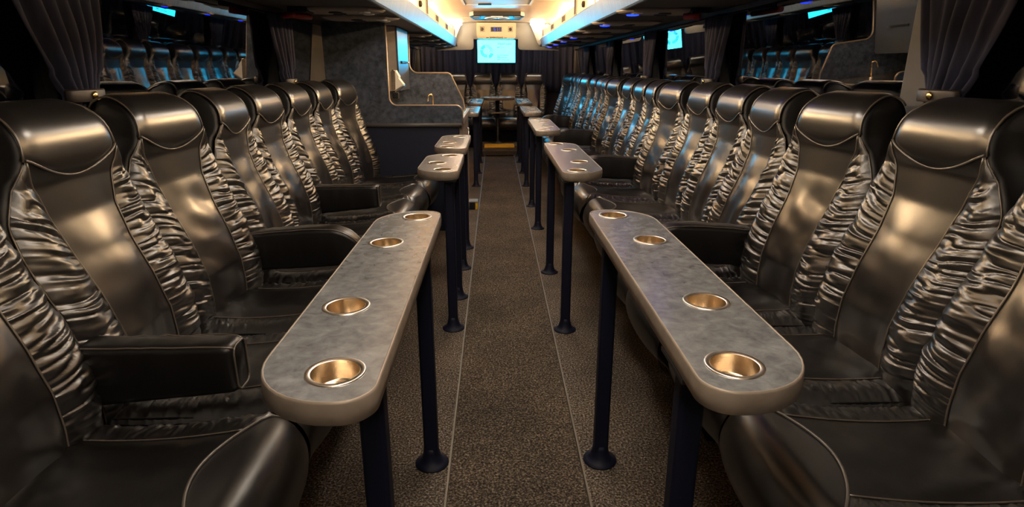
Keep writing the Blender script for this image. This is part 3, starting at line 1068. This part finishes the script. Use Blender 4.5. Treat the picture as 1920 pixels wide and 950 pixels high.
sk.obj('sink_rim', M['chrome'], gal, bevel=0.001)
# wall cabinet between the panels
cab = thing('wall_cabinet', 'tall grey wall cabinet with a small black handle inside the galley', 'cabinet', (gx_cut, GY0 + 0.52, 1.0))
MB().box((WX - gx_cut, 0, 0), (-0.016, DY - 0.54, ZR0 - 1.0)).obj('body', M['unit'], cab)
dd = MB().prism([(0.002, 0.04), (0.04, 0.0), (DY - 0.56, 0.0), (DY - 0.545, 0.02), (DY - 0.545, ZR0 - 1.004), (0.002, ZR0 - 1.004)], 'x', -0.015, 0.0).obj('door', plain('satin_door', (0.13, 0.14, 0.15), 0.30, 0.6), cab)
hn = MB().box((0.0, 0.13, 0.205), (0.012, 0.36, 0.225)); hn.obj('handle', M['black'], dd, bevel=0.003)
MB().lathe([(0.008, 0), (0.008, 0.014), (0.004, 0.018)], (0.0, 0, 0), 10).obj('latch_knob', M['chrome'], dd)
kb = [c for c in dd.children if c.name.startswith('latch_knob')][0]
kb.location = (0.012, 0.37, 0.215); kb.rotation_euler = (0, math.pi / 2, 0)
# towel dispenser on the inner face of the front panel
tw = thing('towel_dispenser', 'wedge-shaped steel paper towel dispenser on the galley front panel', 'dispenser', (gx_cut, GY0 + 0.03, 1.02))
MB().prism([(0.016, 0.124), (0.030, 0.146), (0.045, 0.136), (0.040, 0.055), (0.036, 0.0), (0.016, -0.005)], 'y', 0.0, 0.12).obj('steel_cover', M['steel'], tw, bevel=0.003)
MB().prism([(0.047, 0.136), (0.070, 0.095), (0.068, 0.082), (0.100, 0.040), (0.042, 0.003)], 'y', 0.015, 0.105).obj('paper_sheet', M['white_paper'], tw)
MB().prism([(0.040, -0.001), (0.102, 0.036), (0.104, 0.030), (0.040, -0.012)], 'y', 0.01, 0.11).obj('tray_lip', M['chrome'], tw)
MB().box((0.020, 0.0, -0.055), (0.062, 0.05, -0.014)).obj('bracket', M['black'], tw, bevel=0.004)
# tap
tp = thing('sink_tap', 'slim brass swan-neck tap behind the galley sink', 'tap', (-0.515, GY0 + 0.75, 0.826))
MB().lathe([(0.022, 0.0), (0.022, 0.008), (0.012, 0.016)], n=14).obj('tap_base', M['chrome'], tp, smooth=True)
path = [(0, 0, 0.01), (0, 0, 0.120)] + [(-0.018 + 0.018 * math.cos(math.radians(a)), -0.4 * (0.018 - 0.018 * math.cos(math.radians(a))), 0.120 + 0.020 * math.sin(math.radians(a))) for a in range(15, 181, 15)] + [(-0.042, -0.02, 0.085)]
MB().tube(path, 0.0055, 8).obj('spout', M['brass'], tp, smooth=True)

# waste pedal / small yellow tagged box at the galley foot
yb = thing('door_stop', 'small black box with a yellow end at the foot of the galley', 'floor box', (-0.180, 5.02, 0.0))
MB().box((-0.05, 0, 0), (0.0, 0.10, 0.065)).obj('body', M['black'], yb, bevel=0.004)
MB().box((0.0005, 0.0, 0.002), (0.018, 0.10, 0.060)).obj('yellow_end', M['yellow'], yb, bevel=0.002)
MB().box((-0.055, -0.005, 0.0655), (0.022, 0.105, 0.075)).obj('lid', M['grey_plastic'], yb, bevel=0.002)

# ------------------------------------------------------------------ rear end: valance, console, screen, curtain
VY = 9.36
def roundcorner(poly, r, n=6):
    """round corners; r list per vertex"""
    out = []
    m = len(poly)
    for i in range(m):
        p0, p1, p2 = Vector(poly[i - 1]), Vector(poly[i]), Vector(poly[(i + 1) % m])
        if r[i] <= 0:
            out.append(tuple(p1)); continue
        a, b = (p0 - p1).normalized(), (p2 - p1).normalized()
        s, e = p1 + a * r[i], p1 + b * r[i]
        for k in range(n + 1):
            t = k / n
            q = s * (1 - t) ** 2 + p1 * 2 * t * (1 - t) + e * t * t
            out.append(tuple(q))
    return out


val = thing('rear_valance', 'grey moulded panel framing the screen above the rear bench', 'panel', (0, VY, 0))
ZT = 1.813
for s, xe, xo in ((-1, -0.315, -0.86), (1, 0.350, 0.96)):
    poly = roundcorner([(xe, 1.585), (xe, 1.435), (xo, 1.425), (xo, 1.775), (xe + s * 0.10, ZT), (s * 0.02 + CX - 0.02, ZT), (s * 0.02 + CX - 0.02, 1.585)], [0.0, 0.055, 0, 0, 0, 0, 0])
    MB().prism(poly, 'y', 0.0, 0.06).obj('side_wing', M['grey_plastic'], val)
    # sloping gusset between wing and rack
    g = MB().prism([(xe + s * 0.16, ZT - 0.005), (xo, 1.77), (xo, 1.50), (xe + s * 0.30, 1.50)], 'y', -0.055, -0.001)
    g.obj('gusset', M['grey_plastic'], val, bevel=0.004)
    l = MB().prism([(s * 0.50 + CX - 0.03, 1.775), (s * 0.50 + CX - 0.03, 1.808), (s * 0.70 + CX - 0.03, 1.80), (s * 0.70 + CX - 0.03, 1.767)], 'y', -0.16, -0.06)
    l.obj('lamp_lens', M['lens'], val, bevel=0.004)

con = thing('clock_console', 'cream console with a blue digital clock and two round speakers', 'console', (0.024, VY, 1.70))
cz0, cz1, cw = -0.118, 0.108, 0.288
poly = roundcorner([(-cw, cz1), (-cw, cz0), (cw, cz0), (cw, cz1)], [0, 0.05, 0.05, 0])
MB().prism(poly, 'y', -0.075, -0.001).obj('housing', M['console'], con, bevel=0.006)
for s in (-1, 1):
    sp = MB().box((s * 0.207 - 0.036, -0.080, -0.022), (s * 0.207 + 0.036, -0.0755, 0.056)).obj('speaker_plate', M['edge'], con, bevel=0.004)
    c = MB().lathe([(0.022, 0.0), (0.022, 0.004), (0.004, 0.006)], n=18).obj('speaker_cone', M['black'], sp, smooth=True)
    c.location = (s * 0.207, -0.080, 0.017); c.rotation_euler = (math.pi / 2, 0, 0)
ck = MB().box((-0.088, -0.082, -0.020), (0.088, -0.0755, 0.052)).obj('clock_frame', M['unit'], con, bevel=0.004)
MB().box((-0.076, -0.084, -0.013), (0.076, -0.0822, 0.045)).obj('clock_glass', M['black'], ck)


def text_obj(name, body, size, mat, parent, loc, rot=(math.pi / 2, 0, 0), bold=0.0):
    cu = bpy.data.curves.new(name, 'FONT')
    cu.body, cu.size, cu.align_x, cu.align_y = body, size, 'CENTER', 'CENTER'
    cu.extrude, cu.offset, cu.resolution_u = 0.0006, bold, 2
    tmp = bpy.data.objects.new(name, cu)
    COL.objects.link(tmp)
    dg = bpy.context.evaluated_depsgraph_get()
    me = bpy.data.meshes.new_from_object(tmp.evaluated_get(dg))
    bpy.data.objects.remove(tmp)
    me.materials.clear(); me.materials.append(mat)
    o = link(name, me, parent)
    o.location, o.rotation_euler = loc, rot
    return o


def seven_seg(ch, x, z, w, h, t, mb):
    on = {'5': 'afgcd', '1': 'bc'}[ch]
    S = {'a': ((x, z + h - t), (x + w, z + h)), 'g': ((x, z + h / 2 - t / 2), (x + w, z + h / 2 + t / 2)), 'd': ((x, z), (x + w, z + t)),
         'f': ((x, z + h / 2), (x + t, z + h)), 'b': ((x + w - t, z + h / 2), (x + w, z + h)), 'e': ((x, z), (x + t, z + h / 2)), 'c': ((x + w - t, z), (x + w, z + h / 2))}
    for k in on:
        a, b = S[k]
        mb.box((a[0], -0.0852, a[1]), (b[0], -0.0843, b[1]))


dg_ = MB()
seven_seg('5', -0.038, -0.006, 0.026, 0.044, 0.007, dg_)
seven_seg('1', 0.0, -0.006, 0.024, 0.044, 0.007, dg_)
seven_seg('1', 0.032, -0.006, 0.024, 0.044, 0.007, dg_)
dg_.obj('clock_digits', M['digit'], ck)
text_obj('lettering', 'SEVERNTRANS', 0.030, M['print'], con, (0.0, -0.0765, -0.098), bold=0.0008)
st = MB(); st.box((-0.150, -0.0768, -0.104), (-0.112, -0.0755, -0.094)); st.box((0.118, -0.0768, -0.106), (0.158, -0.0755, -0.099))
st.obj('side_print', M['print'], con)

tv = thing('rear_screen', 'flat screen glowing cyan with a ring chart under the clock console', 'screen', (0.024, VY + 0.03, 1.413))
TWW, THH = 0.281, 0.1585
MB().box((-TWW - 0.012, 0.0, -THH - 0.014), (TWW + 0.012, 0.05, THH + 0.010)).obj('bezel', M['black'], tv, bevel=0.004)
scr = MB().box((-TWW, -0.003, -THH), (TWW, -0.0005, THH)).obj('display', M['screen'], tv)


def donut(r0, r1, a0, a1, cx, cz, mat, name):
    n = 14
    p = [(cx + r1 * math.cos(math.radians(a0 + (a1 - a0) * k / n)), cz + r1 * math.sin(math.radians(a0 + (a1 - a0) * k / n))) for k in range(n + 1)]
    p += [(cx + r0 * math.cos(math.radians(a1 + (a0 - a1) * k / n)), cz + r0 * math.sin(math.radians(a1 + (a0 - a1) * k / n))) for k in range(n + 1)]
    MB().prism(p, 'y', -0.0042, -0.0031).obj(name, mat, scr)


dcx, dcz = -0.150, 0.004
for k in range(3):
    a, b = 0.050 + k * 0.0145, 0.0628 + k * 0.0145
    donut(a, b, -8, 100, dcx, dcz, M['scr_pale'], 'chart_arc')
    donut(a, b, 105, 160, dcx, dcz, M['scr_navy'], 'chart_arc')
    donut(a, b, 168, 278, dcx, dcz, M['scr_teal'], 'chart_arc')
    donut(a, b, -72, -16, dcx + 0.016, dcz - 0.014, M['scr_cyan'], 'chart_arc')
text_obj('caption', 'Infographic analysis', 0.026, M['scr_text'], scr, (0.122, -0.0035, 0.106), bold=0.0007)
bars = [(0.008, 0.046, 0.052, 0.062), (0.066, 0.116, 0.052, 0.056), (0.010, 0.185, -0.056, -0.050), (0.010, 0.052, -0.082, -0.074), (0.010, 0.158, -0.092, -0.086),
        (0.010, 0.052, -0.114, -0.108), (0.010, 0.188, -0.124, -0.119)]
for a, b, c, d in bars:
    MB().box((a, -0.0042, c), (b, -0.0031, d)).obj('text_bar', M['scr_text'], scr)

# added fill lights, unseen behind the valance, to brighten the rear bench and curtain
for s_, lab in ((-1, 'added slim fill light behind the valance over the left of the rear bench'), (1, 'added slim fill light behind the valance over the right of the rear bench')):
    lt = thing('bench_fill', lab, 'lamp', (0.03 + s_ * 0.62, 9.58, 1.62), group='added rear bench fill lights')
    MB().box((-0.26, -0.03, 0.0), (0.26, 0.03, 0.03)).obj('housing', M['pale'], lt, bevel=0.004)
    MB().box((-0.25, -0.025, -0.008), (0.25, 0.025, 0.001)).obj('diffuser', M['bench_fill'], lt, bevel=0.002)
    MB().box((-0.02, -0.16, 0.03), (0.02, 0.0, 0.045)).obj('bracket', M['black'], lt)

# rear curtain
nz = Noise(77)
def curtain_sheet(fn, nu, nv):
    return MB().grid([[fn(i / (nu - 1), j / (nv - 1)) for i in range(nu)] for j in range(nv)])
def rc(u, v):
    x = WL + 0.02 + (WR - WL - 0.04) * u
    z = 0.80 + 0.86 * v
    y = 9.925 + 0.018 * math.sin(u * 150 + 1.5 * float(nz(u * 14, v * 1.5))) + 0.012 * float(nz(u * 40, v * 2))
    return (x, y, z)
o = curtain_sheet(rc, 300, 8).obj('rear_curtain', M['curtain'], smooth=True)
sm = o.modifiers.new('thickness', 'SOLIDIFY'); sm.thickness = 0.003
tag(o, 'dark navy pleated curtain across the rear wall behind the screen', 'curtain')

# ------------------------------------------------------------------ window curtains with tie-backs
SIDEW = {'left': 'left', 'right': 'right'}
for side, X, out in (('left', WL, -1), ('right', WR, 1)):
    lst = [1.80, 3.55, 5.05, 6.75, 8.45]
    for k, yy in enumerate(lst):
        if side == 'right' and k == 0: yy = 1.70
        if side == 'left' and k == 2: yy = 5.75
        t = thing('window_curtain', 'dark navy curtain gathered by a strap, %s from the near end of the %s windows' % (ORD[k + 1], side), 'curtain',
                  (X - out * 0.034, yy - 0.04, 0), group='tied-back window curtains')
        nz = Noise(600 + k + (10 if out > 0 else 0))
        ZTIE, ZB2, ZT2 = 1.098, 1.01, 1.450
        wtop = 0.20
        def cf(u, v):
            z = ZB2 + (ZT2 - ZB2) * v
            q = (z - ZTIE) / (ZT2 - ZTIE)
            if q >= 0:
                w = 0.058 + (wtop - 0.058) * q ** 0.75
                sh = -0.02 * q
            else:
                w = 0.058 + 0.10 * min(1, -q * 1.6)
                sh = 0.02 * (-q)
            c = u * 2 - 1
            a = 0.026 * (1 - 0.35 * min(1, abs(q)))
            ph = u * 2 * math.pi * 6.5 + 1.2 * float(nz(u * 5, v * 2)) 
            d = a * math.sin(ph) * (0.55 + 0.45 * float(nz(u * 7 + 3, v * 2 + 9))) - 0.028 * (c * c) * (1 if abs(q) < 0.2 else 0.6)
            return (-out * max(min(d, 0.026), -0.028), sh + c * w + 0.006 * float(nz(u * 9, v * 5)), z)
        c = curtain_sheet(cf, 110, 26).obj('curtain_cloth', M['curtain'], t, smooth=True)
        c.modifiers.new('thickness', 'SOLIDIFY').thickness = 0.0025
        ringp = []
        for i in range(24):
            a = 2 * math.pi * i / 24
            ringp.append((-out * (0.002 + 0.031 * math.cos(a)), 0.069 * math.sin(a)))
        b = MB()
        b.grid([[(x * f, y * f, ZTIE + dz) for x, y in ringp] for f, dz in ((1.0, -0.017), (1.04, -0.012), (1.04, 0.012), (1.0, 0.017), (0.96, 0.012), (0.96, -0.012), (1.0, -0.017))], closed_u=True)
        s = b.obj('tie_strap', M['strap'], t, smooth=True)
        bt = MB().lathe([(0.011, 0.0), (0.011, 0.003), (0.007, 0.006), (0.001, 0.007)], n=14).obj('snap_button', M['brass'], s, smooth=True)
        bt.location = (-out * 0.034, -0.012, ZTIE); bt.rotation_euler = (0, -out * math.pi / 2, 0)

# ------------------------------------------------------------------ service units under the racks
def service_unit(side, X, y, label, lit):
    out = 1 if side == 'right' else -1
    t = thing('reading_light_unit', label, 'light unit', (X, y, ZR0 + 0.003), group='reading light units under the racks')
    poly = [(-0.17, 0.0), (-0.10, -0.115), (0.22, -0.135), (0.30, -0.10), (0.30, 0.10), (0.22, 0.135), (-0.10, 0.115)]
    poly = [(out * a, b) for a, b in poly]
    h = MB()
    n = len(poly)
    G = [[(a * f, b * f, z) for a, b in poly] for f, z in ((1.0, 0.0), (1.0, -0.008), (0.93, -0.016), (0.80, -0.019))]
    h.grid(G, closed_u=True); h.f.append(tuple(range(n))); h.f.append(tuple(range(3 * n, 4 * n))[::-1])
    h.obj('housing', M['unit'], t)
    for k, (a, b) in enumerate(((-0.065, 0.055), (-0.065, -0.055))):
        l = MB().lathe([(0.034, -0.018), (0.034, -0.0225), (0.020, -0.025), (0.002, -0.026)], (out * a, b, 0), 18)
        l.obj('lamp_lens', M['led'] if (lit and k == 0) else M['pale'], t, smooth=True)
    for k, (a, b) in enumerate(((0.09, 0.05), (0.09, -0.05))):
        l = MB().lathe([(0.036, -0.018), (0.036, -0.024), (0.024, -0.026), (0.018, -0.021), (0.002, -0.021)], (out * a, b, 0), 18)
        l.obj('air_nozzle', M['black'], t, smooth=True)


for k in range(9):
    y = 1.75 + 0.885 * k
    lit = k not in (0, 4)
    service_unit('right', 0.845, y, '%s %s unit under the right rack, %s from the near end' % ('taupe', 'reading light with blue lamp' if lit else 'unlit reading light', ORD[k + 1]), lit)
for k in range(8):
    y = [1.75, 2.62, 3.50, 4.02, 6.0, 6.9, 7.8, 8.7][k]
    service_unit('left', -0.765, y, 'taupe unlit reading light unit under the left rack, %s from the near end' % ORD[k + 1], False)

# emergency hammers by the curtains
for side, X, out in (('left', WL, -1), ('right', WR, 1)):
    t = thing('emergency_hammer', 'red emergency hammer in a bracket above the %s window curtain' % side, 'hammer', (X - out * 0.16, 3.42, 1.462), group='emergency hammers')
    MB().box((-0.05, -0.07, -0.012), (0.05, 0.07, 0.0145)).obj('bracket', M['black'], t, bevel=0.004)
    MB().tube([(-0.05, -0.06, -0.026), (-0.01, 0.0, -0.028), (0.03, 0.07, -0.026)], 0.014, 10).obj('handle', M['red'], t, smooth=True)
    MB().tube([(-0.085, -0.035, -0.026), (-0.015, -0.085, -0.026)], 0.016, 10).obj('hammer_head', M['red'], t, smooth=True)

# ------------------------------------------------------------------ ceiling vent and hatch
cv = thing('ceiling_vent', 'pale blue-grey ceiling vent with two round nozzles near the rear', 'vent', (0.03, 7.70, 1.800))
cv.rotation_euler = (-0.07, 0, 0)
pl = [(-0.29, 0.16), (0.29, 0.16), (0.33, -0.10), (0.28, -0.18), (-0.28, -0.18), (-0.33, -0.10)]
h = MB(); h.grid([[(a * f, b * f, z) for a, b in pl] for f, z in ((1.0, 0.0), (1.0, -0.045), (0.95, -0.052), (0.93, -0.046))], closed_u=True)
h.obj('vent_frame', M['black'], cv)
h = MB(); h.grid([[(a * f, b * f, z) for a, b in pl] for f, z in ((0.94, -0.046), (0.6, -0.047), (0.02, -0.048))], closed_u=True)
h.obj('vent_plate', M['vent_blue'], cv)
for s in (-1, 1):
    MB().lathe([(0.075, -0.046), (0.075, -0.055), (0.05, -0.058), (0.045, -0.050), (0.004, -0.050)], (s * 0.075, 0.0, 0), 20).obj('air_nozzle', M['pale'], cv, smooth=True)
    MB().box((s * 0.245 - 0.035, -0.12, -0.054), (s * 0.245 + 0.035, 0.11, -0.0475)).obj('side_grille', M['grey_plastic'], cv, bevel=0.002)
    MB().box((s * 0.20 - 0.006, -0.12, -0.053), (s * 0.20 + 0.006, 0.11, -0.0475)).obj('grille_slot', M['black'], cv)
MB().box((-0.07, -0.16, -0.060), (0.07, -0.135, -0.0475)).obj('switch_bar', M['pale'], cv, bevel=0.003)
ht = thing('roof_hatch', 'square roof hatch outlined by a pale frame in the ceiling', 'hatch', (0.03, 6.45, 1.818))
fr = MB()
fr.box((-0.36, -0.33, -0.010), (0.36, -0.31, 0.0)); fr.box((-0.36, 0.31, -0.010), (0.36, 0.33, 0.0)); fr.box((-0.36, -0.31, -0.010), (-0.34, 0.31, 0.0)); fr.box((0.34, -0.31, -0.010), (0.36, 0.31, 0.0))
fr.obj('hatch_frame', M['pale'], ht, bevel=0.003)
MB().box((-0.335, -0.305, -0.006), (0.335, 0.305, 0.0)).obj('hatch_lid', M['console'], ht, bevel=0.003)
MB().box((-0.20, 0.20, -0.020), (-0.06, 0.24, -0.0065)).obj('hatch_handle', M['black'], ht, bevel=0.004)
